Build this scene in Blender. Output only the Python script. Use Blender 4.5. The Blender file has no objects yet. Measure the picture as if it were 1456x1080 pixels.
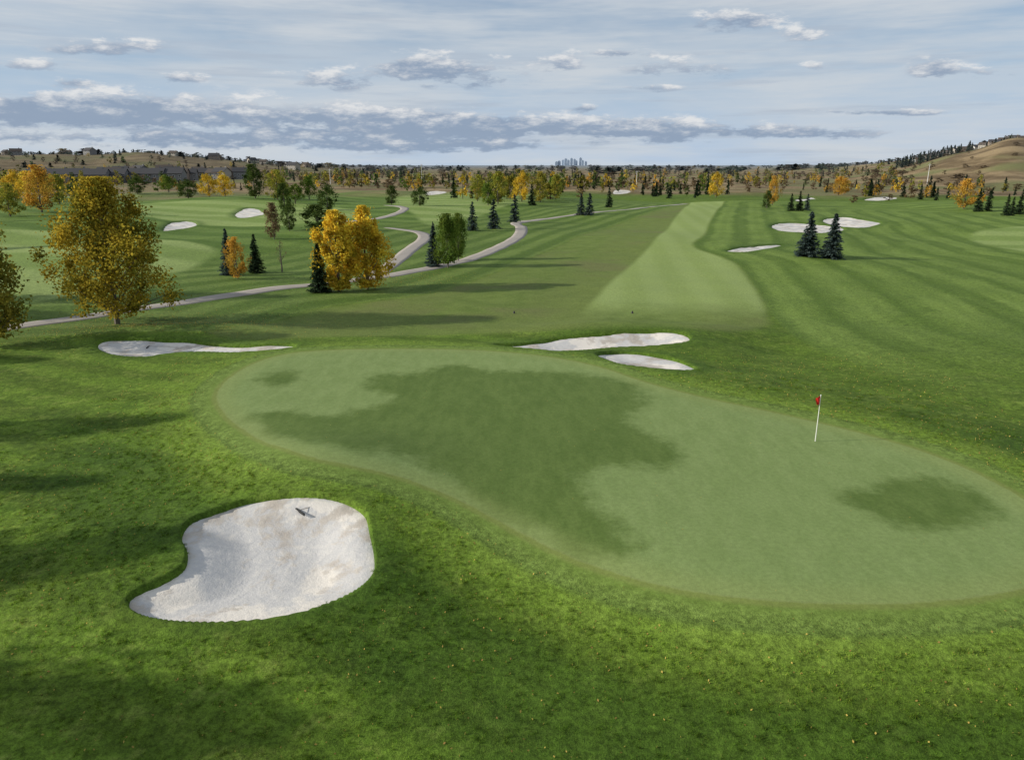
import bpy, math, numpy as np
from mathutils import Vector
rng=np.random.default_rng(7)
scene=bpy.context.scene
PW,PH,F=1456,1080,1043.0
CAMH=12.5; PITCH=math.radians(16.3)
cp,sp=math.cos(PITCH),math.sin(PITCH)
TAU=2*math.pi
# ------------------------------------------------------------ terrain
def sstep(x,a,b):
    t=np.clip((x-a)/(b-a),0,1); return t*t*(3-2*t)
def H(x,y):
    x=np.asarray(x,dtype=np.float64); y=np.asarray(y,dtype=np.float64)
    r=np.hypot(x,y); z=np.zeros_like(r)
    a=math.radians(-33); ca,sa=math.cos(a),math.sin(a)
    dx,dy=x-2,y-34
    u=dx*ca+dy*sa; v=-dx*sa+dy*ca
    q=np.sqrt((u/21)**2+(v/11)**2)
    z+=0.75/(1+np.exp((q-1.24)*8))
    z+=0.12*np.sin(u*0.22+1)*np.exp(-q*q)
    def g(cx,cy,sx,sy,h,rot=0.):
        c,s=math.cos(rot),math.sin(rot)
        X=(x-cx)*c+(y-cy)*s; Y=-(x-cx)*s+(y-cy)*c
        return h*np.exp(-(X/sx)**2-(Y/sy)**2)
    z+=g(-9,23,6.5,7,0.75)+g(-8,28,4.5,2.5,0.35)
    z+=g(0,20.5,3.2,7,-0.35,0.5)
    z+=g(8,55.5,9,3,0.8)+g(14,50,4,4,0.45)+g(18,50,3.5,3.5,-0.35)
    z+=g(-25,55,9,3,0.7)+g(-30,44,7,6,0.3)
    z+=g(4,11,12,4,-0.3)
    z+=g(38,40,20,16,0.5)+g(30,60,10,8,-0.3)
    z+=0.06*np.sin(x*.5+y*.23)*np.sin(y*.41-x*.12)*sstep(q,1.2,1.7)
    k=sstep(r,55,140)
    z+=k*(0.55*np.sin(x*0.055+y*0.021+.6)*np.sin(y*0.045-x*0.018)+0.3*np.sin(x*0.11+2)*np.sin(y*0.083+x*.03))
    z+=k*sstep(-x,20,80)*0.7*np.sin(x*0.06+1.4)*np.sin(y*0.05)
    az=x/np.maximum(y,1.0)
    l=sstep(-az,0.14,0.50)*(1+0.06*np.sin(az*23)+0.04*np.sin(az*51+1))
    z+=np.where(y>0,l*(26*sstep(r,650,1150)+8*sstep(r,1150,1900)),0)
    rr=sstep(az,0.40,0.69)*(1+0.08*np.sin(az*31+1)+0.05*np.sin(az*67+2))
    z+=np.where(y>0,rr*(33*sstep(r,480,820)*(1+.05*np.sin(x*.03)*np.sin(y*.02))+6*sstep(r,900,1500)),0)
    z+=np.where(y>0,sstep(az,0.25,0.5)*9*sstep(r,900,1500),0)
    z+=sstep(r,1800,6000)*10
    return z
def raydir(u,v):
    x=(u-728)/F; up=(540-v)/F
    return x, cp+up*sp, -sp+up*cp
def survey(u,v):
    """ground position surveyed from the photograph (intersection with terrain)"""
    X,Y,Z=raydir(u,v)
    t=CAMH/-Z
    for _ in range(14):
        t2=(CAMH-float(H(X*t,Y*t)))/-Z
        t=0.5*t+0.5*t2
    return X*t,Y*t,t
def pts(l): return [survey(u,v)[:2] for u,v in l]
def catmull(P,closed=True,n=4):
    P=[np.array(p,float) for p in P]; N=len(P); out=[]
    rngi=range(N) if closed else range(N-1)
    for i in rngi:
        if closed: a,b,c,d=P[i-1],P[i],P[(i+1)%N],P[(i+2)%N]
        else: a,b,c,d=P[max(i-1,0)],P[i],P[i+1],P[min(i+2,N-1)]
        for k in range(n):
            t=k/n
            out.append(0.5*((2*b)+(-a+c)*t+(2*a-5*b+4*c-d)*t*t+(-a+3*b-3*c+d)*t**3))
    if not closed: out.append(P[-1])
    return np.array(out)
def sdf(px,py,poly,M=None,closed=True,signed=True):
    poly=np.asarray(poly)
    full=np.full(px.shape,M if M else 1e9,dtype=np.float64)
    if M:
        mn=poly.min(0)-M; mx=poly.max(0)+M
        idx=np.nonzero((px>mn[0])&(px<mx[0])&(py>mn[1])&(py<mx[1]))[0]
    else: idx=np.arange(len(px))
    if len(idx)==0: return full
    X=px[idx]; Y=py[idx]
    d2=np.full(X.shape,1e18); ins=np.zeros(X.shape,bool)
    n=len(poly)
    for i in range(n if closed else n-1):
        ax,ay=poly[i]; bx,by=poly[(i+1)%n]
        ex,ey=bx-ax,by-ay; L=ex*ex+ey*ey
        if L<1e-12: continue
        wx=X-ax; wy=Y-ay
        t=np.clip((wx*ex+wy*ey)/L,0,1)
        d2=np.minimum(d2,(wx-ex*t)**2+(wy-ey*t)**2)
        if signed and ey!=0:
            c=((ay>Y)!=(by>Y))&(X<ex*(Y-ay)/ey+ax)
            ins^=c
    d=np.sqrt(d2)
    if signed: d=np.where(ins,-d,d)
    if M: d=np.minimum(d,M)
    full[idx]=d
    return full
# ------------------------------------------------------------ outlines
GREEN=catmull(pts([(308,562),(330,535),(375,512),(430,501),(520,497),(620,497),(700,500),(780,508),(850,522),(920,545),(1000,566),(1080,583),(1160,601),(1240,621),(1310,642),(1370,665),(1420,690),(1465,716),(1510,752),(1520,792),(1480,828),(1410,847),(1320,857),(1220,860),(1120,857),(1030,849),(950,836),(880,818),(810,793),(750,764),(700,737),(650,711),(600,690),(550,674),(495,662),(440,650),(390,634),(350,614),(320,590)]))
DAMPS=[catmull(pts(l)) for l in (
 [(355,592),(400,585),(450,592),(500,585),(540,578),(548,563),(525,547),(540,533),(590,530),(650,520),(700,528),(760,528),(830,533),(900,545),(922,560),(915,575),(895,590),(900,605),(945,630),(965,650),(930,662),(880,662),(828,672),(825,690),(850,715),(880,745),(895,775),(895,795),(860,797),(810,788),(760,762),(710,733),(680,712),(640,686),(600,660),(565,645),(530,640),(490,638),(440,630),(400,622),(370,608)],
 [(1195,708),(1238,690),(1300,682),(1360,690),(1400,705),(1415,730),(1390,745),(1330,755),(1280,750),(1240,730)],
 [(365,540),(395,528),(420,530),(418,545),(385,552)])]
BUNK=[
 [(181,852),(200,838),(235,822),(260,805),(263,782),(255,762),(268,742),(300,728),(340,714),(390,705),(440,703),(490,710),(520,728),(528,755),(535,790),(532,815),(510,838),(470,858),(410,877),(340,885),(270,886),(215,880),(185,868)],
 [(136,489),(160,482),(220,483),(280,486),(315,491),(365,491),(415,489),(420,494),(375,499),(330,502),(290,501),(250,502),(205,508),(165,506),(142,499)],
 [(700,491),(740,489),(790,482),(850,475),(910,471),(960,472),(983,479),(975,487),(930,492),(870,495),(800,500),(760,497)],
 [(845,504),(880,501),(930,505),(965,512),(992,525),(960,527),(900,521),(870,515)],
 [(1030,356),(1075,349),(1120,348),(1085,355),(1050,359)],
 [(1093,320),(1120,316),(1165,319),(1205,325),(1180,331),(1140,331),(1105,328)],
 [(1165,313),(1200,308),(1235,313),(1257,317),(1230,324),(1190,322)],
 [(228,324),(240,316),(270,314),(284,320),(250,327),(230,329)],
 [(330,304),(345,296),(370,297),(380,304),(350,310),(333,309)],
 [(1222,284),(1250,279),(1282,281),(1260,285)],
 [(866,274),(882,269),(902,272),(885,276)],
 [(1125,284),(1150,280),(1165,283),(1145,286)],
 [(600,275),(618,271),(640,273),(620,277)],
]
BUNKP=[catmull(pts(b)) for b in BUNK]
Rguide=[(1030,286),(1012,310),(1000,335),(985,350),(1040,372),(1065,400),(1088,440),(1130,482),(1220,522),(1330,562),(1456,602),(1600,650)]
RG=list(catmull(pts(Rguide),closed=False))
RREG=np.array(RG+[(500,10),(500,330)])
Lguide=[(300,474),(380,460),(470,436),(600,420),(700,390),(790,352),(870,322),(920,304),(975,288)]
LG=list(catmull(pts(Lguide),closed=False))
LREG=np.array(LG+[(-100,420),(-500,420),(-500,56)])
FW=np.array(LG+list(catmull(pts(Rguide[:7]),closed=False))+list(catmull(pts([(1092,462),(1040,472),(930,468),(800,470),(650,476),(450,480),(330,484)]),closed=False)))
FWL=np.array(pts([(802,462),(870,400),(925,350),(960,310),(982,288)])+list(catmull(pts(Rguide[:7]),closed=False))+pts([(1092,463),(1000,468),(900,466)]))
LF=[catmull(pts(l)) for l in (
 [(-200,330),(60,328),(140,340),(220,340),(300,352),(280,378),(200,400),(80,425),(-250,452)],
 [(170,292),(300,284),(450,292),(520,305),(430,318),(330,322),(230,312)],
 [(560,282),(700,268),(760,280),(700,300),(620,320),(590,305)],
 [(1380,335),(1456,322),(1600,320),(1600,380),(1440,355)],
 [(20,275),(110,270),(200,278),(120,284)])]
PATHS=[[(-60,474),(0,468),(80,457),(160,445),(220,436),(300,424),(380,412),(440,406),(500,399),(560,391),(620,380),(670,368),(710,352),(738,335),(741,323),(735,317),(770,312),(820,305),(870,300),(940,293),(975,290)],
 [(538,389),(562,372),(585,354),(603,340),(600,332),(575,327),(552,324)],
 [(455,318),(510,314),(550,308),(572,300),(573,295),(550,292)]]
PATHW=[catmull(pts(p),closed=False,n=8) for p in PATHS]
# ------------------------------------------------------------ helpers
def mesh_obj(name,V,Fq,mats=(),smooth=True,parent=None,matidx=None,attrs=None,cols=None):
    me=bpy.data.meshes.new(name)
    V=np.asarray(V,dtype=np.float32)
    if isinstance(Fq,np.ndarray):
        n=len(Fq); k=Fq.shape[1]
        me.vertices.add(len(V)); me.vertices.foreach_set('co',V.ravel())
        me.loops.add(n*k); me.loops.foreach_set('vertex_index',Fq.ravel().astype(np.int32))
        me.polygons.add(n); me.polygons.foreach_set('loop_start',(np.arange(n)*k).astype(np.int32))
        me.polygons.foreach_set('loop_total',np.full(n,k,np.int32))
    else:
        me.from_pydata([tuple(map(float,v)) for v in V],[],[tuple(f) for f in Fq])
    for m in mats: me.materials.append(m)
    if matidx is not None: me.polygons.foreach_set('material_index',np.asarray(matidx,np.int32))
    me.update(calc_edges=True)
    me.polygons.foreach_set('use_smooth',np.full(len(me.polygons),smooth))
    if attrs:
        for k_,a in attrs.items():
            at=me.attributes.new(k_,'FLOAT','POINT'); at.data.foreach_set('value',np.asarray(a,np.float32))
    if cols is not None:
        at=me.attributes.new('Col','FLOAT_COLOR','POINT')
        c=np.ones((len(V),4),np.float32); c[:,:3]=cols
        at.data.foreach_set('color',c.ravel())
    ob=bpy.data.objects.new(name,me); scene.collection.objects.link(ob)
    if parent: ob.parent=parent
    return ob
class NB:
    def __init__(s,nt): s.nt=nt
    def new(s,t): return s.nt.nodes.new(t)
    def put(s,sock,v):
        if isinstance(v,bpy.types.NodeSocket): s.nt.links.new(v,sock)
        elif v is not None:
            if isinstance(v,(tuple,list)) and len(v)==3 and sock.type=='RGBA': v=(*v,1)
            sock.default_value=v
    def m(s,op,a,b=None,c=None,clamp=False):
        n=s.new('ShaderNodeMath'); n.operation=op; n.use_clamp=clamp
        s.put(n.inputs[0],a); s.put(n.inputs[1],b); s.put(n.inputs[2],c); return n.outputs[0]
    def vm(s,op,a,b=None):
        n=s.new('ShaderNodeVectorMath'); n.operation=op
        s.put(n.inputs[0],a); s.put(n.inputs[1],b); return n.outputs[1] if op in('DOT_PRODUCT','LENGTH') else n.outputs[0]
    def mix(s,f,a,b,mode='MIX'):
        n=s.new('ShaderNodeMix'); n.data_type='RGBA'; n.blend_type=mode; n.clamp_factor=True
        s.put(n.inputs[0],f); s.put(n.inputs[6],a); s.put(n.inputs[7],b); return n.outputs[2]
    def noise(s,vec,scale,detail=2,rough=.5):
        n=s.new('ShaderNodeTexNoise'); s.put(n.inputs['Vector'],vec)
        n.inputs['Scale'].default_value=scale; n.inputs['Detail'].default_value=detail; n.inputs['Roughness'].default_value=rough
        return n.outputs[0]
    def ss(s,x,a,b,lo=0.,hi=1.):
        n=s.new('ShaderNodeMapRange'); n.interpolation_type='SMOOTHSTEP'
        if a>b: a,b,lo,hi=b,a,hi,lo
        s.put(n.inputs[0],x); n.inputs[1].default_value=a; n.inputs[2].default_value=b; n.inputs[3].default_value=lo; n.inputs[4].default_value=hi
        return n.outputs[0]
    def attr(s,name,t='GEOMETRY'):
        n=s.new('ShaderNodeAttribute'); n.attribute_name=name; n.attribute_type=t; return n.outputs['Fac']
    def pos(s): return s.new('ShaderNodeNewGeometry').outputs['Position']
    def mul(s,a,b): return s.m('MULTIPLY',a,b)
    def vscale(s,v,f):
        n=s.new('ShaderNodeVectorMath'); n.operation='SCALE'; s.put(n.inputs[0],v); s.put(n.inputs['Scale'],f); return n.outputs[0]
    def scale(s,v,xyz):
        return s.vm('MULTIPLY',v,xyz)
def newmat(name):
    m=bpy.data.materials.new(name); m.use_nodes=True
    nt=m.node_tree; b=nt.nodes['Principled BSDF']; return m,NB(nt),b
def simple(name,col,rough=.7,var=.15,scale=3.,metal=0):
    m,n,b=newmat(name)
    f=n.noise(n.pos(),scale,4)
    c=n.mix(f,tuple(x*(1-var) for x in col),tuple(x*(1+var) for x in col))
    n.put(b.inputs['Base Color'],c); b.inputs['Roughness'].default_value=rough; b.inputs['Metallic'].default_value=metal
    return m
# ------------------------------------------------------------ ground material
def near_turf(n,P,nb_,nm,X_,Y_):
    """rough near the green: shared by the ground and by the grass tufts"""
    c=n.mix(n.ss(nm,.34,.66),(.068,.124,.012),(.120,.190,.022))
    c=n.mix(n.ss(nb_,.35,.65,0,.7),c,(.112,.180,.020))
    c=n.mix(n.ss(n.noise(P,1.1,3,.7),.52,.70,0,.6),c,(.158,.202,.040))
    # faint mower passes in the rough
    d=n.m('ADD',n.m('ADD',n.mul(X_,.38),n.mul(Y_,.92)),n.m('ADD',n.mul(nb_,7.),n.mul(nm,1.2)))
    s=n.ss(n.m('SINE',n.mul(d,TAU/3.6)),-.7,.7)
    return n.vscale(c,n.m('ADD',.87,n.mul(s,n.ss(X_,14,-6,.12,.30))))
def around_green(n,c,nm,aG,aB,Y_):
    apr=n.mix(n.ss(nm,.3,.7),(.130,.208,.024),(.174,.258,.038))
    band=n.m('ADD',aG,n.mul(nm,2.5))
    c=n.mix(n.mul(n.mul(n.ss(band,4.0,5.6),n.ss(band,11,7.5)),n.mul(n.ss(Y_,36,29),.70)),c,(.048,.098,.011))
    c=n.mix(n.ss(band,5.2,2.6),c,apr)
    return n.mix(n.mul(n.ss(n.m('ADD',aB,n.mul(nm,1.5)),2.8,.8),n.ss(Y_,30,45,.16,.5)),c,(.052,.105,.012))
gm,n,b=newmat('turf')
P=n.pos()
nb_=n.noise(P,.05,3); nm=n.noise(P,.45,4,.6); n1=n.noise(P,2.2,4,.65); nf=n.noise(P,6.5,3,.65); nvf=n.noise(P,24,3,.7)
aG,aD,aB=n.attr('a_green'),n.attr('a_damp'),n.attr('a_bunk')
aFW,aFL,aLF=n.attr('a_fw'),n.attr('a_fwl'),n.attr('a_lf')
aR,aL,aP=n.attr('a_r'),n.attr('a_l'),n.attr('a_path')
sep=n.new('ShaderNodeSeparateXYZ'); n.put(sep.inputs[0],P); X_,Y_=sep.outputs[0],sep.outputs[1]
j=n.mul(n.m('SUBTRACT',n1,.5),.35)
def stripe(d,per,ph=0,soft=.6,w=1.6,bias=0.):
    s=n.m('SINE',n.m('ADD',n.mul(n.m('ADD',d,n.mul(nm,w)),TAU/per),ph)); return n.ss(s,-soft+bias,soft+bias)
rough=near_turf(n,P,nb_,nm,X_,Y_)
fadeS=n.ss(n.noise(P,.07,3,.6),.3,.62,.45,1.)
sR=n.m('ADD',n.mul(stripe(n.m('ADD',aR,n.mul(nb_,7.)),6.4,0,.8,2.4,-.25),.75),n.mul(stripe(aR,2.3,.7,.9,1.),.25))
rs=n.mix(n.mul(sR,fadeS),(.094,.154,.024),(.172,.250,.050))
mR=n.mul(n.ss(aR,0,.6),n.ss(Y_,32,60))
col=n.mix(mR,rough,rs)
sL=stripe(aL,5.0,1.,.8)
ls=n.mix(n.mul(sL,fadeS),(.084,.140,.023),(.145,.210,.046))
col=n.mix(n.mul(n.ss(aL,0,.6),n.ss(aL,60,30,)),col,ls)
dl=n.m('ADD',n.mul(X_,.55),n.mul(Y_,.83))
sLL=stripe(dl,13)
lfar=n.mix(n.mul(sLL,fadeS),(.084,.146,.022),(.142,.215,.044))
col=n.mix(n.mul(n.ss(aL,34,50),n.ss(Y_,70,85)),col,lfar)
col=n.mix(n.ss(aLF,1,-1),col,n.mix(stripe(dl,17),(.185,.262,.064),(.250,.325,.100)))
fd=n.m('ADD',n.mul(X_,.95),n.mul(Y_,-.25))
fwc=n.mix(n.ss(nm,.3,.7),(.112,.162,.032),(.146,.200,.044))
fwc=n.mix(n.mul(stripe(fd,15),.35),fwc,(.165,.200,.055))
fwc=n.mix(n.mul(n.ss(n.noise(P,.06,3,.6),.5,.65),.6),fwc,(.152,.155,.060))
col=n.mix(n.ss(n.m('ADD',aFW,n.mul(j,3)),.8,-.8),col,fwc)
flc=n.mix(n.mul(stripe(n.m('ADD',n.mul(X_,.97),n.mul(Y_,-.12)),4.6,0,.95,.5),.6),(.235,.310,.088),(.278,.355,.118))
flc=n.mix(n.mul(n.ss(n1,.4,.7),.4),flc,(.225,.275,.100))
col=n.mix(n.mul(n.ss(n.m('ADD',aFL,n.mul(j,2)),.5,-.5),n.ss(n.m('ADD',Y_,n.mul(nm,6)),62,74)),col,flc)
aGj=n.m('ADD',aG,n.mul(n.m('SUBTRACT',n1,.5),.22))
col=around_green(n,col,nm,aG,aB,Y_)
collar=n.mix(n.ss(n1,.3,.7),(.138,.208,.038),(.166,.240,.050))
col=n.mix(n.ss(aGj,1.55,1.15),col,n.mix(n.ss(aGj,.95,1.25,0,.38),collar,(.070,.120,.018)))
stre=n.noise(n.scale(P,(1,.35,1)),1.6,4,.7)
gr=n.mix(n.ss(stre,.32,.68),(.178,.246,.080),(.220,.290,.104))
gr=n.mix(n.ss(nb_,.3,.7,0,.6),gr,(.196,.270,.090))
dj=n.m('ADD',n.m('ADD',aD,n.mul(n.m('SUBTRACT',n.noise(P,.6,6,.7),.5),3.4)),.1)
dampm=n.mul(n.ss(dj,.8,-.6),.9)
gr=n.mix(dampm,gr,n.mix(n.ss(stre,.3,.7),(.080,.130,.026),(.110,.165,.038)))
gr=n.mix(n.mul(n.ss(aGj,-1.4,-.2),.45),gr,(.235,.285,.092))
gmask=n.ss(aGj,.05,-.05)
col=n.mix(gmask,col,gr)
col=n.mix(n.mul(n.mul(n.ss(aGj,-.15,.05),n.ss(aGj,.35,.12)),.35),col,(.23,.225,.080))
col=n.mix(n.mul(n.ss(n.m('ADD',aP,n.mul(nm,2.2)),2.8,1.4),.5),col,(.18,.155,.065))
Rr=n.vm('LENGTH',P)
scr=n.m('ADD',Rr,n.mul(n.noise(P,.012,4,.6),220))
dry_haze=n.mix(n.ss(n.noise(P,.03,5,.65),.38,.62),(.130,.092,.048),(.300,.225,.125))
dry_haze=n.mix(n.ss(n.noise(P,.011,3),.48,.60),dry_haze,(.17,.17,.07))
dry_haze=n.mix(n.ss(X_,-100,-400,0,.45),dry_haze,(.10,.085,.05))
dry_haze=n.mix(n.ss(Rr,900,5000,0,.75),dry_haze,(.22,.27,.33))  # aerial haze painted into the far ground as a blue-grey tint
col=n.mix(n.ss(scr,430,500),col,dry_haze)
fine=n.m('ADD',n.mul(nf,.5),n.mul(nvf,.5))
fa=n.mul(n.ss(fine,.36,.64,.60,1.40),n.ss(n1,.3,.7,.82,1.18))
fb=n.ss(fine,.36,.64,.88,1.12)
short=n.m('MAXIMUM',n.ss(aGj,1.1,-.06),n.mul(n.ss(aFW,1,-1),.6))
fmx=n.new('ShaderNodeMix'); fmx.data_type='FLOAT'; n.put(fmx.inputs[0],short); n.put(fmx.inputs[2],fa); n.put(fmx.inputs[3],fb)
n.put(b.inputs['Base Color'],n.vscale(col,fmx.outputs[0])); b.inputs['Roughness'].default_value=.85; b.inputs['Specular IOR Level'].default_value=.12
bp=n.new('ShaderNodeBump'); bp.inputs['Distance'].default_value=.07
n.put(bp.inputs['Height'],n.m('ADD',fine,n.mul(n1,.8)))
n.put(bp.inputs['Strength'],n.ss(short,1,0,.12,.8))
n.put(b.inputs['Normal'],bp.outputs[0])
# ------------------------------------------------------------ ground mesh
rs_=[0.0]+list(np.linspace(2,12,12))[0:11]
r=12.0
while r<420: rs_.append(r); r*=1.0052
while r<9000: rs_.append(r); r*=1.02
rs_=np.array(rs_[1:])
th=np.concatenate([np.linspace(-180,-44,50)[:-1],np.linspace(-44,44,760),np.linspace(44,180,50)[1:-1]])
th=np.radians(th); nt_,nr_=len(th),len(rs_)
RR,TT=np.meshgrid(rs_,th,indexing='ij')
gx=(RR*np.sin(TT)).ravel(); gy=(RR*np.cos(TT)).ravel(); gz=H(gx,gy)
ab=np.full(gx.shape,6.0)
BD=[.40,.22,.22,.16]+[.12]*5+[.1]*4
LIP=[.12]+[.09]*12
def bdepth(i): return BD[i]
for i,pg in enumerate(BUNKP):
    d=sdf(gx,gy,pg,6.0); ab=np.minimum(ab,d)
    c=pg.mean(0); w=max(.16,.010*np.hypot(*c))
    gz-= (bdepth(i)+.45)*sstep(-d,0,w)
    gz+= .06*np.exp(-((d-.25)/(.5+w))**2)*(d>-w)
ag=sdf(gx,gy,GREEN,12.0)
ad=np.full(gx.shape,5.0)
for pg in DAMPS: ad=np.minimum(ad,sdf(gx,gy,pg,5.0))
al=np.full(gx.shape,20.0)
for pg in LF: al=np.minimum(al,sdf(gx,gy,pg,20.0))
ap=np.full(gx.shape,8.0)
for pg in PATHW: ap=np.minimum(ap,sdf(gx,gy,pg,8.0,closed=False,signed=False))
A=dict(a_green=ag,a_damp=ad,a_bunk=ab,a_lf=al,a_path=ap,a_fw=sdf(gx,gy,FW,20.0),a_fwl=sdf(gx,gy,FWL,20.0),
       a_r=-sdf(gx,gy,RREG),a_l=-sdf(gx,gy,LREG))
ii,jj=np.meshgrid(np.arange(nr_-1),np.arange(nt_),indexing='ij'); j2=(jj+1)%nt_
Fg=np.stack([ii*nt_+jj,ii*nt_+j2,(ii+1)*nt_+j2,(ii+1)*nt_+jj],-1).reshape(-1,4)[:, ::-1]
V=np.stack([gx,gy,gz],1)
V=np.vstack([V,[0,0,float(H(0,0))]]); ci=len(V)-1
for k in A: A[k]=np.append(A[k],A[k][0])
fgm=(ag[Fg].min(1)<0.0)
def sub(name,faces):
    used=np.unique(faces); mp=np.full(len(V),-1); mp[used]=np.arange(len(used))
    return mesh_obj(name,V[used],mp[faces],[gm],attrs={k:a[used] for k,a in A.items()})
g=sub('ground',Fg[~fgm]); sub('putting_green',Fg[fgm])
mesh_obj('ground_under_camera',np.vstack([V[:nt_],V[ci]]),[(nt_,(k+1)%nt_,k) for k in range(nt_)],[gm]).parent=g
# ------------------------------------------------------------ sand
sm,n,b=newmat('bunker_sand'); P=n.pos()
w=n.noise(P,.30,5,.6); f=n.noise(P,4,5,.7); ff=n.noise(P,35,3)
c=n.mix(n.ss(w,.45,.52),(.76,.71,.64),(.56,.55,.54))
c=n.mix(n.mul(n.ss(n.noise(P,.50,5,.68),.51,.60),.85),c,(.42,.365,.305))
c=n.mix(n.mul(n.ss(f,.38,.7),.35),c,(.80,.76,.69))
c=n.mix(n.mul(n.ss(ff,.55,.75),.3),c,(.38,.35,.31))
n.put(b.inputs['Base Color'],c); b.inputs['Roughness'].default_value=.95; b.inputs['Specular IOR Level'].default_value=.1
rk=n.noise(n.scale(P,(1.1,14,1)),1.0,3,.55)
bp=n.new('ShaderNodeBump'); bp.inputs['Distance'].default_value=.05; bp.inputs['Strength'].default_value=.5
n.put(bp.inputs['Height'],n.m('ADD',n.mul(rk,.35),n.m('ADD',n.mul(f,1.5),n.mul(ff,.35)))); n.put(b.inputs['Normal'],bp.outputs[0])
def Hsand(i,x,y,d):
    return H(x,y)-LIP[i]-bdepth(i)*sstep(-d,0,2.0)
for i,pg in enumerate(BUNKP):
    mn,mx=pg.min(0)-.4,pg.max(0)+.4; c=pg.mean(0); res=max(.07,.0035*np.hypot(*c))
    xs=np.arange(mn[0],mx[0]+res,res); ys=np.arange(mn[1],mx[1]+res,res)
    XX,YY=np.meshgrid(xs,ys); x=XX.ravel(); y=YY.ravel(); d=sdf(x,y,pg,3.0)
    z=Hsand(i,x,y,d)+.03*np.sin(x*1.6+1)*np.sin(y*1.1)+.015*np.sin(x*2.3+y*1.2)
    k=len(xs); a_,b_=np.meshgrid(np.arange(len(ys)-1),np.arange(k-1),indexing='ij')
    q=np.stack([a_*k+b_,a_*k+b_+1,(a_+1)*k+b_+1,(a_+1)*k+b_],-1).reshape(-1,4)
    q=q[d[q].min(1)<.02]
    used=np.unique(q); mp=np.full(len(x),-1); mp[used]=np.arange(len(used))
    mesh_obj('sand_bunker',np.stack([x,y,z],1)[used],mp[q],[sm])
# ------------------------------------------------------------ cart path
pm=simple('path_asphalt',(.33,.295,.26),.9,.22,.6)
allV=[];allF=[];off=0
for L in PATHW:
    T=np.gradient(L,axis=0); T/=np.linalg.norm(T,axis=1)[:,None]; Nn=np.stack([-T[:,1],T[:,0]],1)
    offs=[-1.3,-1.25,-.6,0,.6,1.25,1.3]; dz=[-.15,.045,.06,.07,.06,.045,-.15]
    rows=[]
    for o,z in zip(offs,dz):
        p=L+Nn*o; rows.append(np.column_stack([p,H(p[:,0],p[:,1])+z]))
    Rw=np.stack(rows,1); m_,k=Rw.shape[:2]
    a_,b_=np.meshgrid(np.arange(m_-1),np.arange(k-1),indexing='ij')
    q=np.stack([a_*k+b_,(a_+1)*k+b_,(a_+1)*k+b_+1,a_*k+b_+1],-1).reshape(-1,4)[:, ::-1]
    allV.append(Rw.reshape(-1,3)); allF.append(q+off); off+=m_*k
mesh_obj('cart_path',np.vstack(allV),np.vstack(allF),[pm])
# ------------------------------------------------------------ vegetation
fm=bpy.data.materials.new('foliage'); fm.use_nodes=True; nt=fm.node_tree; nt.nodes.clear(); n=NB(nt)
at=n.new('ShaderNodeAttribute'); at.attribute_name='Col'
d=n.new('ShaderNodeBsdfDiffuse'); t=n.new('ShaderNodeBsdfTranslucent'); mx_=n.new('ShaderNodeMixShader'); o=n.new('ShaderNodeOutputMaterial')
nt.links.new(at.outputs['Color'],d.inputs[0]); nt.links.new(at.outputs['Color'],t.inputs[0]); mx_.inputs[0].default_value=.34
nt.links.new(d.outputs[0],mx_.inputs[1]); nt.links.new(t.outputs[0],mx_.inputs[2]); nt.links.new(mx_.outputs[0],o.inputs[0])
bark=simple('bark',(.13,.11,.09),.9,.4,6)
def quads(C,s,asp,flat=0):
    m=len(C); u=rng.normal(size=(m,3)); u/=np.linalg.norm(u,axis=1)[:,None]
    w=rng.normal(size=(m,3)); w[:,2]*=(1-flat); v=np.cross(u,w); v/=np.linalg.norm(v,axis=1)[:,None]+1e-9
    s=(s*rng.uniform(.6,1.3,m))[:,None]; u=u*s; v=v*s*asp
    return np.stack([C-u,C-v*.9,C+u,C+v],1).reshape(-1,3)
def tube(p0,p1,r0,r1,k=5):
    p0=np.array(p0,float);p1=np.array(p1,float); a=p1-p0; a/=np.linalg.norm(a)+1e-9
    u=np.cross(a,[.3,1,.1]); u/=np.linalg.norm(u); v=np.cross(a,u)
    an=np.arange(k)*TAU/k; c=np.cos(an)[:,None]*u+np.sin(an)[:,None]*v
    Vv=np.vstack([p0+c*r0,p1+c*r1]); Fv=np.array([[i,(i+1)%k,k+(i+1)%k,k+i] for i in range(k)])
    return Vv,Fv
def pack(tubes,LV,lc):
    Vs=[];Fs=[];off=0
    for v,f in tubes: Vs.append(v);Fs.append(f+off);off+=len(v)
    nb=sum(len(f) for f in Fs); nlf=len(LV)//4
    Vs.append(LV);Fs.append(np.arange(nlf*4).reshape(-1,4)+off)
    C=np.vstack([np.tile([.09,.075,.055],(off,1)),np.repeat(lc,4,axis=0)])
    return np.vstack(Vs),np.vstack(Fs),C,np.array([0]*nb+[1]*nlf)
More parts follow.
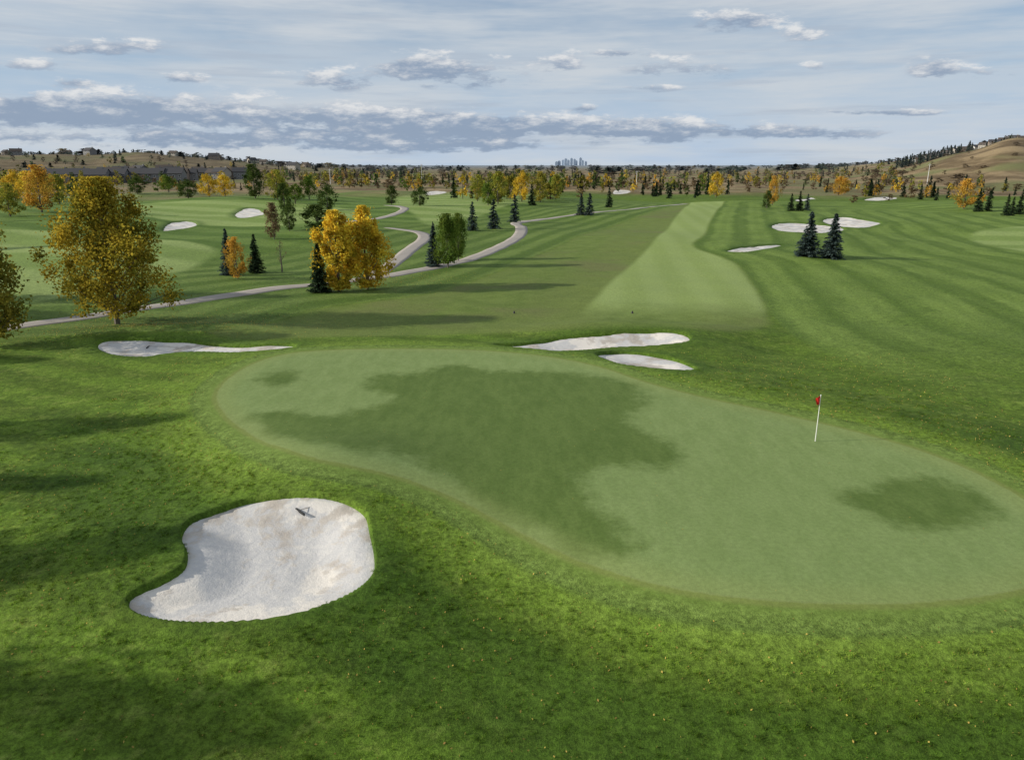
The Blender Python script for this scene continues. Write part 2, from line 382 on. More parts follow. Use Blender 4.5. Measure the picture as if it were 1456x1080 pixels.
def decid(h,w,ncl,nlf,ls,c1,c2,base=.12,prof=.7,sig=.075,lean=0):
    tubes=[]; p=np.array([0,0,-.3]); tr=h*.018+.03
    axis=[p]
    for k in range(1,7):
        z=h*.88*k/6; axis.append(np.array([math.sin(k*1.3)*h*.008+lean*z,math.cos(k*1.7)*h*.008,z]))
    for k in range(6): tubes.append(tube(axis[k],axis[k+1],tr*(1-k/7.),tr*(1-(k+1)/7.),7))
    t=rng.uniform(0,1,ncl)**.9; ang=rng.uniform(0,TAU,ncl)
    pr=np.sin(math.pi*np.clip(t,0.03,1)**prof)**.62
    lob=1+.20*np.sin(ang*3+t*7)+.16*np.sin(ang*5-t*11)
    rr=rng.uniform(.15,1,ncl)**.55*pr*lob*w/2*rng.uniform(.72,1.2,ncl)
    C=np.stack([rr*np.cos(ang)+lean*h*t,rr*np.sin(ang),h*(base+(1-base)*t*.98)],1)
    for c in C[::2]:
        zz=max(h*base*.6,c[2]-np.hypot(c[0],c[1])*1.1-h*.04); tubes.append(tube([lean*zz,0,zz],c,tr*.28,.012,4))
    idx=rng.integers(0,ncl,nlf); sg=sig*w*rng.uniform(.5,1.25,ncl)
    LC=C[idx]+rng.normal(size=(nlf,3))*sg[idx][:,None]*np.array([1,1,1.15])
    LC[:,2]=np.minimum(np.maximum(LC[:,2],h*base*.75),h*1.01)
    cm=rng.uniform(0,1,ncl); br=rng.uniform(.6,1.25,ncl)
    k=np.clip(cm[idx]+rng.normal(size=nlf)*.25,0,1)[:,None]
    lc=(np.array(c1)*(1-k)+np.array(c2)*k)*(br[idx]*rng.uniform(.75,1.25,nlf))[:,None]
    return pack(tubes,quads(LC,ls,.75),np.minimum(lc,.9))
def spruce(h,w,levels,nb,c1,c2,qs):
    tubes=[tube([0,0,-.2],[0,0,h*.97],h*.014+.03,.01,6)]
    C=[];U=[];S=[];cc=[]
    for l in range(levels):
        t=(l+.3)/levels; z=h*(.05+.95*t); R=w/2*((1-t)**.85)*rng.uniform(.82,1.15)+.03*w
        m=max(4,int(nb*(1-t*.6)))
        for b_ in range(m):
            a=rng.uniform(0,TAU); L=R*rng.uniform(.7,1.12); steps=max(3,int(L/(qs*.9))+1); tint=rng.uniform(0,1); br=rng.uniform(.6,1.3)
            for s_ in range(steps):
                f_=(s_+.6)/steps; rad=L*f_
                zz=z-L*.28*f_+L*.12*f_*f_+rng.normal()*qs*.25
                for q_ in range(2):
                    aa=a+rng.normal()*.10
                    C.append([rad*math.cos(aa),rad*math.sin(aa),zz-q_*qs*.3]); U.append([math.cos(aa),math.sin(aa),-.25+rng.normal()*.3]); S.append(qs*rng.uniform(.7,1.2))
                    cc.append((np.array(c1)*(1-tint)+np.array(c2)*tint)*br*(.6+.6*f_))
    k=14
    for _ in range(k): C.append([0,0,h*rng.uniform(.93,1.0)]);U.append([.1,0,1]);S.append(qs*.6);cc.append(np.array(c2))
    C=np.array(C);U=np.array(U);U/=np.linalg.norm(U,axis=1)[:,None];S=np.array(S)[:,None]
    Wv=np.cross(U,rng.normal(size=U.shape)*.5+[0,0,1]);Wv/=np.linalg.norm(Wv,axis=1)[:,None]
    LV=np.stack([C-U*S,C-Wv*S*.45,C+U*S,C+Wv*S*.45],1).reshape(-1,3)
    return pack(tubes,LV,np.array(cc))
GOLD=((.85,.56,.06),(.62,.48,.06)); OLIVE=((.20,.21,.036),(.38,.30,.048)); GRN=((.095,.17,.028),(.17,.225,.038)); DKG=((.055,.095,.024),(.095,.13,.03))
ORG=((.62,.34,.06),(.50,.35,.06)); YG=((.22,.26,.045),(.42,.38,.06)); BRN=((.17,.12,.065),(.25,.18,.095)); SP=((.022,.042,.022),(.045,.07,.035)); BSP=((.048,.075,.070),(.085,.118,.105))
COL=dict(gold=GOLD,olive=OLIVE,green=GRN,dark=DKG,orange=ORG,yg=YG,brown=BRN)
NAMES=dict(gold='golden_poplar_tree',olive='poplar_tree',green='green_poplar_tree',dark='broadleaf_tree',orange='autumn_tree',yg='aspen_tree',brown='bare_shrub')
cache={}
def tmesh(key):
    if key in cache: return cache[key]
    kind,q,var=key
    if kind in('spruce','bspruce'):
        c=SP if kind=='spruce' else BSP
        D=spruce(10,4.6,*( (34,16) if q=='hi' else (22,10) if q=='mid' else (9,6)),*c,{'hi':.30,'mid':.42,'lo':.95}[q])
    else:
        c=COL[kind]; n_={'hi':(120,9000,.16),'mid':(48,3600,.20),'lo':(16,190,.62)}[q]
        D=decid(10,6.5,n_[0],n_[1],n_[2],*c,base=.10 if q!='hi' else .13)
    cache[key]=D; return D
mcache={}
def put_tree(kind,q,var,x,y,h,w,name=None):
    key=(kind,q,var)
    if key not in mcache:
        Vv,Fv,C,mi=tmesh(key); ob=mesh_obj('tmp',Vv,Fv,[bark,fm],smooth=False,matidx=mi,cols=C); me=ob.data
        bpy.data.objects.remove(ob); me.name=kind+'_mesh'; mcache[key]=me
    nm=name or {'spruce':'spruce_tree','bspruce':'blue_spruce_tree'}.get(kind) or NAMES[kind]
    ob=bpy.data.objects.new(nm,mcache[key]); scene.collection.objects.link(ob)
    w0=4.6 if 'spruce' in kind else 6.5
    ob.location=(x,y,float(H(x,y))-.05); ob.scale=(w/w0,w/w0,h/10); ob.rotation_euler=(0,0,rng.uniform(0,TAU))
    return ob
def tree(kind,u,v,vt,wpx,q='mid',var=0):
    x,y,t=survey(u,v); put_tree(kind,q,var,x,y,(v-vt)*t/F,wpx*t/F)
x,y,t=survey(167,461)
D=decid(11.4,8.4,150,26000,.115,(.22,.21,.03),(.54,.39,.045),base=.12,prof=.50,sig=.056)
ob=mesh_obj('poplar_tree',*D[:2],[bark,fm],smooth=False,matidx=D[3],cols=D[2]); ob.location=(x,y,float(H(x,y)))
for (u,v,vt,w) in ((482,414,303,54),(522,411,297,60)):
    x,y,t=survey(u,v)
    D=decid((v-vt)*t/F,w*t/F,90,12000,.13,(.86,.56,.055),(.62,.49,.055),base=.05,prof=.75,sig=.068)
    ob=mesh_obj('golden_poplar_tree',*D[:2],[bark,fm],smooth=False,matidx=D[3],cols=D[2]); ob.location=(x,y,float(H(x,y)))
tree('olive',-12,494,332,100,'hi')
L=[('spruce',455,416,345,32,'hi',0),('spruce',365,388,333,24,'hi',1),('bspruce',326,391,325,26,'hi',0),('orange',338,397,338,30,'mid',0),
('bspruce',617,379,316,24,'hi',0),('green',637,381,306,34,'hi',0),('green',652,371,305,26,'hi',0),('bspruce',672,328,287,20,'mid',0),('bspruce',702,325,284,22,'mid',1),('bspruce',732,316,277,20,'mid',0),
('bspruce',1148,365,302,36,'hi',0),('bspruce',1182,368,304,34,'hi',1),('dark',452,327,292,52,'mid',0),('dark',412,329,285,20,'mid',1),('brown',390,340,290,26,'mid',0),
('gold',298,280,248,26,'mid',0),('gold',320,280,250,26,'mid',1),('dark',363,282,236,32,'mid',0),('dark',268,282,256,28,'mid',1),('dark',597,293,265,24,'mid',1),('dark',557,291,265,20,'mid',0),
('orange',60,302,238,44,'mid',0),('yg',15,308,262,36,'mid',0),('dark',112,300,262,24,'mid',1),('gold',45,290,245,34,'mid',1),('gold',22,285,243,30,'mid',0),('yg',85,290,250,30,'mid',1),('dark',196,276,250,24,'mid',1),('green',240,274,250,22,'mid',0),
('yg',395,284,243,32,'mid',0),('green',420,290,262,26,'mid',0),('green',440,284,250,24,'mid',0),('dark',405,300,262,26,'mid',0),('dark',466,300,262,28,'mid',1),
('bspruce',826,306,276,16,'mid',0),('bspruce',838,306,275,17,'mid',1),('spruce',866,295,265,12,'mid',0),
('yg',679,286,250,26,'mid',0),('yg',708,290,246,30,'mid',1),('gold',742,287,245,26,'mid',0),('olive',768,288,246,24,'mid',1),('yg',790,284,250,22,'mid',1),('olive',725,284,252,24,'mid',0),('spruce',756,292,262,14,'mid',0),('green',694,292,262,22,'mid',1),
('spruce',1124,300,275,12,'mid',0),('spruce',1136,300,272,13,'mid',1),('bspruce',1147,299,276,11,'mid',0),('dark',1090,296,272,16,'mid',0),('orange',1098,292,252,16,'mid',0),
('orange',1370,297,256,30,'mid',0),('spruce',1390,301,268,14,'mid',1),('spruce',1404,300,270,13,'mid',0),('spruce',1430,307,276,13,'mid',1),('spruce',1438,307,280,12,'mid',0),('spruce',1449,305,270,14,'mid',1),
('gold',1018,281,246,22,'mid',0),('spruce',1238,279,258,10,'mid',0),('spruce',1308,284,262,9,'mid',0),('spruce',1284,280,262,9,'mid',1),('orange',1192,278,252,20,'mid',0),('orange',1200,276,254,16,'mid',0),
('olive',122,432,395,16,'mid',0)]
for a in L: tree(*a)
# trees out of frame to the left that cast the long shadows
for (x,y,h,w) in ((-48,31.8,12.5,3.6),(-44,25.2,10.5,3.4),(-38,19.2,11,5),(-38,11.4,12.5,6.5),(-30,8.4,9,6),(-62,44,12,6),(-66,60,11,7),(-52,70,11,6)):
    put_tree('olive','hi',0,x,y,h,w)
for (x,y) in ((-95,85),(-90,120)): put_tree('green','mid',0,x,y,9,6)
x,y,t=survey(401,387)
D=decid(3.6*t/75,1.3,26,160,.06,*BRN,base=.3); ob=mesh_obj('sapling_tree',*D[:2],[bark,fm],smooth=False,matidx=D[3],cols=D[2]); ob.location=(x,y,float(H(x,y)))
# distant woodland, one joined mass
WV=[];WF=[];WC=[];woff=0
def wood(kind,x,y,h,w,tint=1.0):
    global woff
    if math.hypot(x,y)<200 and y<200: return
    var=int(rng.integers(0,3)); Vv,Fv,C,_=tmesh((kind,'lo',var)); a=rng.uniform(0,TAU); ca,sa=math.cos(a),math.sin(a)
    w0=4.6 if 'spruce' in kind else 6.5
    X=(Vv[:,0]*ca-Vv[:,1]*sa)*w/w0+x; Y=(Vv[:,0]*sa+Vv[:,1]*ca)*w/w0+y; Z=Vv[:,2]*h/10+float(H(x,y))
    rr=math.hypot(x,y); hz=min(.65,max(0,(rr-350)/2200))  # haze blended into the tree colours, stronger with distance from the origin
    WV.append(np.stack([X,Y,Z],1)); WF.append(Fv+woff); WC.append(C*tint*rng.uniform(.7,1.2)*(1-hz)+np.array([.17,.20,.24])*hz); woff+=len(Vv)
kinds=['brown','gold','orange','yg','dark','spruce','olive','green']
def scatter(u0,u1,v0,v1,cnt,probs,h0,h1):
    cu=rng.uniform(u0,u1,max(3,cnt//9)); cv=rng.uniform(v0,v1,len(cu))
    for _ in range(cnt):
        if rng.uniform()<.6:
            k=rng.integers(0,len(cu)); u=cu[k]+rng.normal()*16; v=min(max(cv[k]+rng.normal()*.8,v0),v1)
        else: u=rng.uniform(u0,u1); v=rng.uniform(v0,v1)
        if u>1300 and v<262: continue
        if 140<u<350 and v>253.5 and v<262: continue
        x,y,t=survey(u,v)
        k=kinds[rng.choice(8,p=np.array(probs)/sum(probs))]; h=rng.uniform(h0,h1)*(.7 if rng.uniform()<.35 else 1)
        if k=='brown': h*=.6; w=h*1.3
        elif k=='spruce': w=h*.36
        else: w=h*rng.uniform(.5,.75)
        wood(k,x,y,h,w)
scatter(-120,1300,246.5,256,700,[10,1.0,.6,1.2,1.3,1.6,2,1],5,10)
scatter(-120,480,250,262,190,[4,1.2,.8,1.6,4,2,2,1],5,9)
scatter(430,1120,254,268,250,[8,1.4,.9,1.6,1.8,2.2,2,1],4,8.5)
scatter(1040,1600,257,274,190,[8,.8,.8,.6,.6,1.4,.8,.3],3.5,7)
scatter(-150,130,262,284,60,[1,3,3,2,2,.5,1,1],6,10)
scatter(120,420,262,271,50,[3,.8,.8,1.4,2,.8,1,2],3,5.5)
scatter(640,830,262,284,54,[1,1.2,.8,2.4,2,3,2,2],5,9)
scatter(925,1010,276,283,20,[0,0,0,0,.5,4,0,0],5,7)
scatter(1200,1460,276,290,22,[2,0,.6,.3,.2,4,0,0],4,7)
scatter(850,1010,262,275,40,[3,.7,.7,1,1,3,1,1],4,8)
scatter(480,640,262,272,34,[2,.7,.7,2,2,1,2,2],5,8)
for _ in range(330):
    az=rng.uniform(-.85,-.12); rr=rng.uniform(800,1900); x=az*rr*.85; y=rr*.85
    wood(kinds[rng.choice([4,5,0,6,1],p=[.3,.3,.3,.05,.05])],x,y,rng.uniform(4,7),rng.uniform(3,7),.8)
for _ in range(90):
    az=rng.uniform(.46,.9); rr=rng.uniform(560,1000); x=az*rr*.82; y=rr*.82
    wood('brown',x,y,rng.uniform(1.5,3),rng.uniform(3,8),.9)
for _ in range(130):
    az=rng.uniform(.42,.85); rr=rng.uniform(960,1500); x=az*rr*.82; y=rr*.82
    wood(kinds[rng.choice([4,5,0,6,1],p=[.15,.45,.35,.03,.02])],x,y,rng.uniform(4,8),rng.uniform(2,5),.9)
for _ in range(70):
    az=rng.uniform(.50,.60); rr=rng.uniform(980,1200); wood('spruce',az*rr*.85,rr*.85,rng.uniform(8,13),4)
for _ in range(800):
    az=rng.uniform(-.9,.9); rr=rng.uniform(1300,5000); x=az*rr*.85; y=rr*.85
    wood(kinds[rng.choice([4,0,5,1],p=[.35,.42,.2,.03])],x,y,rng.uniform(6,11),rng.uniform(12,34),.8)
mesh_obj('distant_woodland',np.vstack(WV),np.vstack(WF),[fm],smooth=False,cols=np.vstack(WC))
# ------------------------------------------------------------ grass tufts of the rough (instanced)
tm=bpy.data.materials.new('rough_grass_blades'); tm.use_nodes=True; nt=tm.node_tree; nt.nodes.clear(); n=NB(nt)
P=n.pos(); nb_=n.noise(P,.05,3); nm=n.noise(P,.45,4,.6)
sep=n.new('ShaderNodeSeparateXYZ'); n.put(sep.inputs[0],P)
aG=n.attr('a_green','INSTANCER'); aB=n.attr('a_bunk','INSTANCER')
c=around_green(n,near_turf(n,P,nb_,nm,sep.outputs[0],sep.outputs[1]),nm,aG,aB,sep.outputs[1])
at=n.new('ShaderNodeAttribute'); at.attribute_name='Col'
c=n.mix(1.0,c,at.outputs['Color'],'MULTIPLY')
c=n.vscale(c,n.mul(n.ss(n.noise(P,6.5,3,.65),.36,.64,.8,1.9),n.ss(n.noise(P,2.2,4,.65),.3,.7,.82,1.18)))
d=n.new('ShaderNodeBsdfDiffuse'); t=n.new('ShaderNodeBsdfTranslucent'); mx_=n.new('ShaderNodeMixShader'); o=n.new('ShaderNodeOutputMaterial')
n.put(d.inputs[0],c); n.put(t.inputs[0],c); mx_.inputs[0].default_value=.4
nt.links.new(d.outputs[0],mx_.inputs[1]); nt.links.new(t.outputs[0],mx_.inputs[2]); nt.links.new(mx_.outputs[0],o.inputs[0])
tc_=bpy.data.collections.new('grass_tufts')
for k in range(5):
    m=360; px=rng.uniform(-.34,.34,m); py=rng.uniform(-.34,.34,m)
    cx=rng.uniform(-.34,.34,9); cy=rng.uniform(-.34,.34,9); ci_=rng.integers(0,9,m); tuf=rng.uniform(size=m)<.45
    px=np.where(tuf,cx[ci_]+rng.normal(size=m)*.035,px); py=np.where(tuf,cy[ci_]+rng.normal(size=m)*.035,py)
    hh=rng.uniform(.025,.06,m)*np.where(tuf,1.35,1); an=rng.uniform(0,TAU,m); wd_=rng.uniform(.004,.009,m)
    ln=rng.uniform(.2,1.0,m)*hh; la=rng.uniform(0,TAU,m)
    B=np.stack([px,py,np.zeros(m)-.01],1); dv=np.stack([np.cos(an)*wd_,np.sin(an)*wd_,np.zeros(m)],1); tp=B+np.stack([np.cos(la)*ln,np.sin(la)*ln,hh+.01],1)
    Vt=np.stack([B-dv,B+dv,tp],1).reshape(-1,3)
    br=rng.uniform(.6,1.5,m); yl=rng.uniform(size=m)<.10
    cc=np.stack([br*np.where(yl,1.9,1),br*np.where(yl,1.25,1),br*np.where(yl,2.2,1)],1)
    ob=mesh_obj('grass_tuft',Vt,np.arange(m*3).reshape(-1,3),[tm],smooth=False,cols=np.repeat(cc,3,axis=0)); scene.collection.objects.unlink(ob); tc_.objects.link(ob)
sx,sy=np.meshgrid(np.arange(-32,34,.5),np.arange(10.5,46,.5)); sx=sx.ravel()+rng.uniform(-.15,.15,sx.size); sy=sy.ravel()+rng.uniform(-.15,.15,sy.size)
dG=sdf(sx,sy,GREEN,12.0); dB=np.full(sx.shape,6.)
for pg in BUNKP[:4]: dB=np.minimum(dB,sdf(sx,sy,pg,6.0))
fade=np.clip((46-np.hypot(sx,sy))/16,0,1)
kp=(dG>1.45+rng.uniform(0,.2,sx.shape))&(dB>.26)&(np.abs(sx)<sy*.95+4)&(rng.uniform(size=sx.shape)<fade)
sx,sy,dG,dB=sx[kp],sy[kp],dG[kp],dB[kp]
me=bpy.data.meshes.new('rough_grass'); zz=H(sx,sy)+.06*np.exp(-((dB-.25)/.66)**2)
me.from_pydata(list(zip(sx.tolist(),sy.tolist(),zz.tolist())),[],[])
for nm_,a in (('a_green',dG),('a_bunk',dB)):
    at=me.attributes.new(nm_,'FLOAT','POINT'); at.data.foreach_set('value',a.astype(np.float32))
go=bpy.data.objects.new('rough_grass',me); scene.collection.objects.link(go)
ng=bpy.data.node_groups.new('scatter_tufts','GeometryNodeTree')
ng.interface.new_socket('Geometry',in_out='INPUT',socket_type='NodeSocketGeometry'); ng.interface.new_socket('Geometry',in_out='OUTPUT',socket_type='NodeSocketGeometry')
gi=ng.nodes.new('NodeGroupInput'); gout=ng.nodes.new('NodeGroupOutput'); ip=ng.nodes.new('GeometryNodeInstanceOnPoints'); cinf=ng.nodes.new('GeometryNodeCollectionInfo')
cinf.inputs[0].default_value=tc_; cinf.inputs['Separate Children'].default_value=True; cinf.inputs['Reset Children'].default_value=True
rv=ng.nodes.new('FunctionNodeRandomValue'); rv.data_type='FLOAT_VECTOR'; rv.inputs[0].default_value=(0,0,0); rv.inputs[1].default_value=(.05,.05,TAU)
m2p=ng.nodes.new('GeometryNodeMeshToPoints')
ng.links.new(gi.outputs[0],m2p.inputs[0]); ng.links.new(m2p.outputs[0],ip.inputs['Points']); ng.links.new(cinf.outputs[0],ip.inputs['Instance']); ip.inputs['Pick Instance'].default_value=True
ng.links.new(rv.outputs[0],ip.inputs['Rotation']); ng.links.new(ip.outputs[0],gout.inputs[0])
md=go.modifiers.new('tufts','NODES'); md.node_group=ng
# ------------------------------------------------------------ buildings
glass=simple('window_glass',(.03,.035,.04),.15); white=simple('white_trim',(.7,.7,.68),.6)
roofs=[simple('roof_slate',(.05,.05,.055),.9),simple('roof_brown',(.075,.06,.05),.9)]
walls=[simple('siding_tan',(.24,.19,.15),.8),simple('siding_grey',(.18,.18,.18),.8),simple('siding_cream',(.36,.33,.28),.8),simple('siding_white',(.6,.59,.56),.8)]
def box(x0,x1,y0,y1,z0,z1):
    v=[(x0,y0,z0),(x1,y0,z0),(x1,y1,z0),(x0,y1,z0),(x0,y0,z1),(x1,y0,z1),(x1,y1,z1),(x0,y1,z1)]
    return v,[(0,3,2,1),(4,5,6,7),(0,1,5,4),(1,2,6,5),(2,3,7,6),(3,0,4,7)]
def boxes(L):
    V=[];Fc=[]
    for bx in L:
        v,f=box(*bx); o=len(V); V+=v; Fc+=[tuple(i+o for i in q) for q in f]
    return V,Fc
def house(x,y,w=12,d=10,h=6,rot=0,wi=0,ri=0,name='house'):
    e=bpy.data.objects.new(name,None); scene.collection.objects.link(e)
    e.location=(x,y,float(H(x,y))-.4); e.rotation_euler=(0,0,rot)
    V=[(-w/2,-d/2,0),(w/2,-d/2,0),(w/2,d/2,0),(-w/2,d/2,0),(-w/2,-d/2,h),(w/2,-d/2,h),(w/2,d/2,h),(-w/2,d/2,h),(-w/2,0,h+d*.32),(w/2,0,h+d*.32)]
    mesh_obj('walls',V,[(0,1,5,4),(2,3,7,6),(1,2,6,9,5),(3,0,4,8,7)],[walls[wi]],False,e)
    o=.6;s=d*.32;zz=h-o*.64
    V=[];Fc=[]
    for sg in(-1,1):
        b0=len(V); y0=sg*(d/2+o)
        V+=[(-w/2-o,y0,zz+.05),(w/2+o,y0,zz+.05),(w/2+o,0,h+s+.05),(-w/2-o,0,h+s+.05),(-w/2-o,y0,zz+.3),(w/2+o,y0,zz+.3),(w/2+o,0,h+s+.3),(-w/2-o,0,h+s+.3)]
        Fc+=[tuple(b0+i for i in q) for q in [(0,1,2,3),(4,5,6,7),(0,1,5,4),(1,2,6,5),(3,0,4,7)]]
    mesh_obj('roof',V,Fc,[roofs[ri]],False,e)
    W=[];T=[]
    for zf in (1.2,4.0):
        for xx in np.linspace(-w/2+1.6,w/2-1.6,4):
            W.append((xx-.6,xx+.6,-d/2-.06,-d/2+.02,zf,zf+1.3)); T.append((xx-.75,xx+.75,-d/2-.04,-d/2+.01,zf-.15,zf+1.45))
    mesh_obj('windows',*boxes(W),[glass],False,e); mesh_obj('window_trim',*boxes(T),[white],False,e)
    mesh_obj('door',*boxes([(-.5,.5,d/2-.02,d/2+.06,0,2.1)]),[white],False,e)
    mesh_obj('chimney',*boxes([(w*.25,w*.25+.9,d*.1,d*.1+.9,h,h+s+1.2)]),[walls[wi]],False,e)
for i in range(17):
    u=150+i*12+rng.uniform(-3,3); x,y,t=survey(u,255.5+rng.uniform(-.7,.7)); house(x,y,rng.uniform(10,14),10,rng.uniform(6,7.5),rng.uniform(-.5,.5),i%3,i%2)
for i in range(8):
    az=-.62+i*.025; rr=560+rng.uniform(-15,25); house(az*rr,rr,16,12,6.5,.1,1,0)
for i in range(11):
    az=rng.uniform(-.66,-.2); rr=rng.uniform(950,1400); house(az*rr,rr,13,10,6,rng.uniform(-1,1),[2,1,0][i%3],i%2)
for i in range(12):
    az=.53+i*.012; rr=rng.uniform(900,1000); house(az*rr,rr,12,9,5,rng.uniform(-1,1),[3,2,0][i%3],i%2)
V=[];Fc=[]
for i in range(11):
    az=.058+i*.0038+rng.uniform(-.001,.001); Y=6200+rng.uniform(-200,200); hh=[38,44,52,62,50,66,58,46,70,48,40][i]; wd=rng.uniform(8,13)
    v,f=boxes([(az*Y-wd,az*Y+wd,Y-14,Y+14,0,hh),(az*Y-wd*.5,az*Y+wd*.5,Y-8,Y+8,hh,hh+5)]); o=len(V); V+=v; Fc+=[tuple(k+o for k in q) for q in f]
skm,n,b=newmat('tower_facade'); br=n.new('ShaderNodeTexBrick'); n.put(br.inputs['Vector'],n.pos()); br.inputs['Color1'].default_value=(.38,.46,.56,1); br.inputs['Color2'].default_value=(.44,.52,.62,1); br.inputs['Mortar'].default_value=(.33,.4,.5,1); br.inputs['Scale'].default_value=.2
n.put(b.inputs['Base Color'],br.outputs[0]); mesh_obj('city_skyline',V,Fc,[skm],False)
# ------------------------------------------------------------ small objects
red=simple('flag_red',(.62,.015,.01),.6); polem=simple('pole_white',(.8,.8,.75),.4,.05); dark=simple('dark_metal',(.03,.03,.03),.6); wood_m=simple('rake_handle',(.25,.22,.18),.7)
def flagstick(x,y,h=2.15,s=1.0):
    e=bpy.data.objects.new('golf_flag',None); scene.collection.objects.link(e); e.location=(x,y,float(H(x,y)))
    v,f=tube([0,0,-.1],[0,0,h],.020*s,.014*s,8); mesh_obj('pole',v,f,[polem],True,e)
    nx,nz=14,12; V=[]
    for i in range(nx):
        for k in range(nz):
            a=i/(nx-1); w_=k/(nz-1)
            V.append((-.02-.20*a*(1-.35*w_)*s,(.05*math.sin(a*8+w_*3))*a-.05*a,h-.03-.40*s*w_*(1-.15*a)+(.04-.16*a)*a))
    Fq=[(i*nz+k,i*nz+k+1,(i+1)*nz+k+1,(i+1)*nz+k) for i in range(nx-1) for k in range(nz-1)]
    mesh_obj('flag',V,Fq,[red],True,e)
    an=np.arange(20)*TAU/20; V=[(math.cos(a)*.06,math.sin(a)*.06,.012) for a in an]; mesh_obj('cup',V,[tuple(range(20))],[dark],False,e)
    mesh_obj('pole_ball',*boxes([(-.02,.02,-.02,.02,h,h+.03)]),[polem],False,e)
x,y,t=survey(1159,628); flagstick(x,y)
def rake(x,y,z,rot):
    e=bpy.data.objects.new('bunker_rake',None); scene.collection.objects.link(e); e.location=(x,y,z); e.rotation_euler=(0,0,rot)
    v,f=tube([0,0,.10],[1.5,0,.03],.012,.012,8); mesh_obj('handle',v,f,[wood_m],True,e)
    mesh_obj('head',*boxes([(-.03,.03,-.30,.30,.04,.07)]),[dark],False,e)
    mesh_obj('tines',*boxes([(-.02,.02,k*.06-.008,k*.06+.008,-.02,.04) for k in range(-5,6)]),[dark],False,e)
for (u,v,i,rot) in ((426,720,0,.75),(210,490,1,.1)):
    x,y,t=survey(u,v); dd=sdf(np.array([x]),np.array([y]),BUNKP[i],3.0); rake(x,y,float(Hsand(i,x,y,dd)[0])+.03,rot)
for (u,v) in ((899,446),(731,446)):
    x,y,t=survey(u,v); v_,f_=tube([0,0,0],[0,0,.22],.10,.07,10); ob=mesh_obj('yardage_marker',np.vstack([v_,[[0,0,.27]]]),[tuple(q) for q in f_]+[(10+i,10+(i+1)%10,20) for i in range(10)],[dark],False); ob.location=(x,y,float(H(x,y)))
for (u,v,hh) in ((600,262,14),(1318,262,12),(905,262,9),(470,262,10)):
    x,y,t=survey(u,v); e=bpy.data.objects.new('utility_pole',None); scene.collection.objects.link(e); e.location=(x,y,float(H(x,y)))
    a,f_=tube([0,0,-.5],[0,0,hh],.2,.12,8); mesh_obj('pole',a,f_,[white],True,e); mesh_obj('crossarm',*boxes([(-1,1,-.08,.08,hh-.8,hh-.6)]),[white],False,e)
N=6500; lx=rng.uniform(-22,26,N); ly=rng.uniform(12,48,N)
ex=rng.normal(-28,7,3000); ey=rng.normal(57,4,3000); e2=rng.normal(-14,5,1500); e3=rng.normal(84,4,1500)
lx=np.concatenate([lx,ex,e2]); ly=np.concatenate([ly,ey,e3])
dB=np.full(len(lx),5.)
for pg in BUNKP[:4]: dB=np.minimum(dB,sdf(lx,ly,pg,5.0))
dG=sdf(lx,ly,GREEN,5.0); keep=(dB>.2)&((dG>.3)|(rng.uniform(size=len(lx))<.25)); lx=lx[keep];ly=ly[keep];dG=dG[keep]
C=np.stack([lx,ly,H(lx,ly)+.02+.035*(dG>1)],1); LVv=quads(C,.033,.7,.6)
k=rng.uniform(0,1,len(lx))[:,None]; lc=np.array([.60,.46,.12])*(1-k)+np.array([.32,.20,.07])*k
mesh_obj('fallen_leaves',LVv,np.arange(len(LVv)).reshape(-1,4),[fm],False,cols=np.repeat(lc,4,axis=0))
# ------------------------------------------------------------ light and sky
EL=math.radians(21); AZ=math.radians(5)
dirv=Vector((math.cos(EL)*math.cos(AZ),math.cos(EL)*math.sin(AZ),-math.sin(EL)))
s=bpy.data.lights.new('sun','SUN'); s.energy=4.9; s.angle=math.radians(.6); s.color=(1,.93,.81)
so=bpy.data.objects.new('sun',s); scene.collection.objects.link(so); so.rotation_euler=dirv.to_track_quat('-Z','Y').to_euler()
wd=bpy.data.worlds.new('World'); scene.world=wd; wd.use_nodes=True; nt=wd.node_tree; nt.nodes.clear(); n=NB(nt)
wd.cycles.sampling_method='MANUAL'; wd.cycles.sample_map_resolution=256
sky=n.new('ShaderNodeTexSky'); sky.sky_type='NISHITA'; sky.sun_disc=False; sky.sun_elevation=EL; sky.sun_rotation=math.radians(265); sky.dust_density=.3; sky.ozone_density=3
tc=n.new('ShaderNodeTexCoord'); D_=tc.outputs['Generated']
sp_=n.new('ShaderNodeSeparateXYZ'); n.put(sp_.inputs[0],D_); dx,dy,dz=sp_.outputs
ysafe=n.m('MAXIMUM',dy,.15); A_=n.m('DIVIDE',dx,ysafe); E_=n.m('DIVIDE',dz,ysafe)
clear=n.mix(n.ss(dz,.16,.0),sky.outputs[0],(5.6,7.0,8.6))
clear=n.mix(n.ss(dz,.5,.0,0,.6),clear,(3.8,5.6,8.2))
v1=n.scale(D_,(1,1,5)); v2=n.scale(D_,(1,1,3.2))
veil=n.noise(v1,2.6,5,.6); veil2=n.noise(n.scale(D_,(1,1,12)),3.,5,.65)
vf=n.m('ADD',n.ss(veil,.30,.60,0.18,.62),n.ss(veil2,.40,.64,0.,.32))
base=n.mix(vf,clear,(6.9,7.4,7.9))
st=n.mul(n.ss(n.noise(n.scale(D_,(1,1,16)),4.2,5,.6),.50,.68),n.ss(E_,.24,.10,.35,.65))
base=n.mix(st,base,(4.8,5.6,6.7))
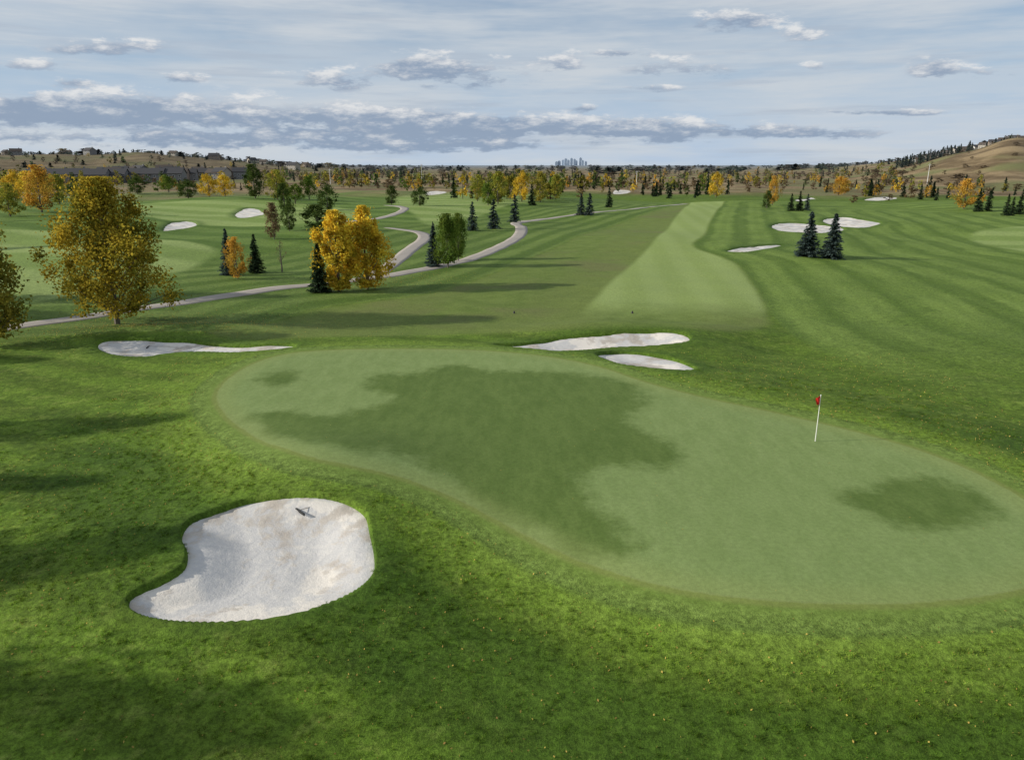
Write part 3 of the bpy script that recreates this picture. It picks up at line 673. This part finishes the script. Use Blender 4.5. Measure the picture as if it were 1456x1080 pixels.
cl=[(650,98,85,16),(590,92,36,12),(465,112,52,10),(803,90,24,13),(1050,28,46,12),(1140,50,36,10),(985,95,64,10),(1330,95,26,10),(1385,102,42,6),(100,117,26,6),(150,66,60,8),(40,92,44,6),
    (130,150,200,17),(400,168,200,14),(60,158,130,18),(800,180,190,12),(640,182,110,11),(930,188,70,9),(1130,188,98,8),(300,195,270,9),(520,208,170,7),(920,125,32,4),(690,205,70,5),(832,154,14,4),(875,75,32,5),(570,165,64,5),(260,110,26,5),(1240,160,70,4),(1157,93,14,4)]
tot=None;hs=None
for (u,v,su,sv) in cl:
    X,Y,Z=raydir(u,v); a0,e0=X/Y,Z/Y
    p=n.mul(n.m('SUBTRACT',A_,a0),F/su*.93); q=n.mul(n.m('SUBTRACT',E_,e0),F/sv*.93)
    g_=n.m('EXPONENT',n.mul(n.m('ADD',n.mul(p,p),n.mul(q,q)),-1.))
    h_=n.mul(g_,q)
    tot=g_ if tot is None else n.m('ADD',tot,g_); hs=h_ if hs is None else n.m('ADD',hs,h_)
cn=n.noise(v2,24,6,.66); cn2=n.noise(n.scale(D_,(1,1,6)),8,4,.6)
front=n.ss(dy,.1,.3)
fld=n.m('ADD',n.mul(tot,.68),n.m('ADD',n.mul(n.m('SUBTRACT',cn,.5),2.5),n.mul(n.m('SUBTRACT',cn2,.5),1.6)))
gate=n.ss(tot,.04,.25)
dens=n.mul(n.mul(n.ss(fld,.13,.66),gate),front)
rel=n.m('DIVIDE',hs,n.m('MAXIMUM',tot,.05))
shade=n.m('ADD',n.m('ADD',n.mul(rel,.9),n.mul(n.m('SUBTRACT',cn,.5),5.5)),n.ss(E_,.105,.07,0.,-.5))
ccol=n.mix(n.ss(shade,-.7,1.25),(3.1,4.0,5.4),(8.8,8.9,9.0))
skyc=n.mix(n.mul(dens,.92),base,ccol)
bg=n.new('ShaderNodeBackground'); bg.inputs[1].default_value=.087; ow=n.new('ShaderNodeOutputWorld')
n.put(bg.inputs[0],skyc); nt.links.new(bg.outputs[0],ow.inputs[0])
# ------------------------------------------------------------ camera
cam=bpy.data.cameras.new('camera'); co=bpy.data.objects.new('camera',cam); scene.collection.objects.link(co)
cam.sensor_width=36; cam.lens=36*F/PW; cam.clip_end=20000; co.location=(0,0,CAMH); co.rotation_euler=(math.radians(90)-PITCH,0,0)
scene.camera=co
scene.view_settings.view_transform='Standard'; scene.view_settings.look='None'; scene.view_settings.exposure=0
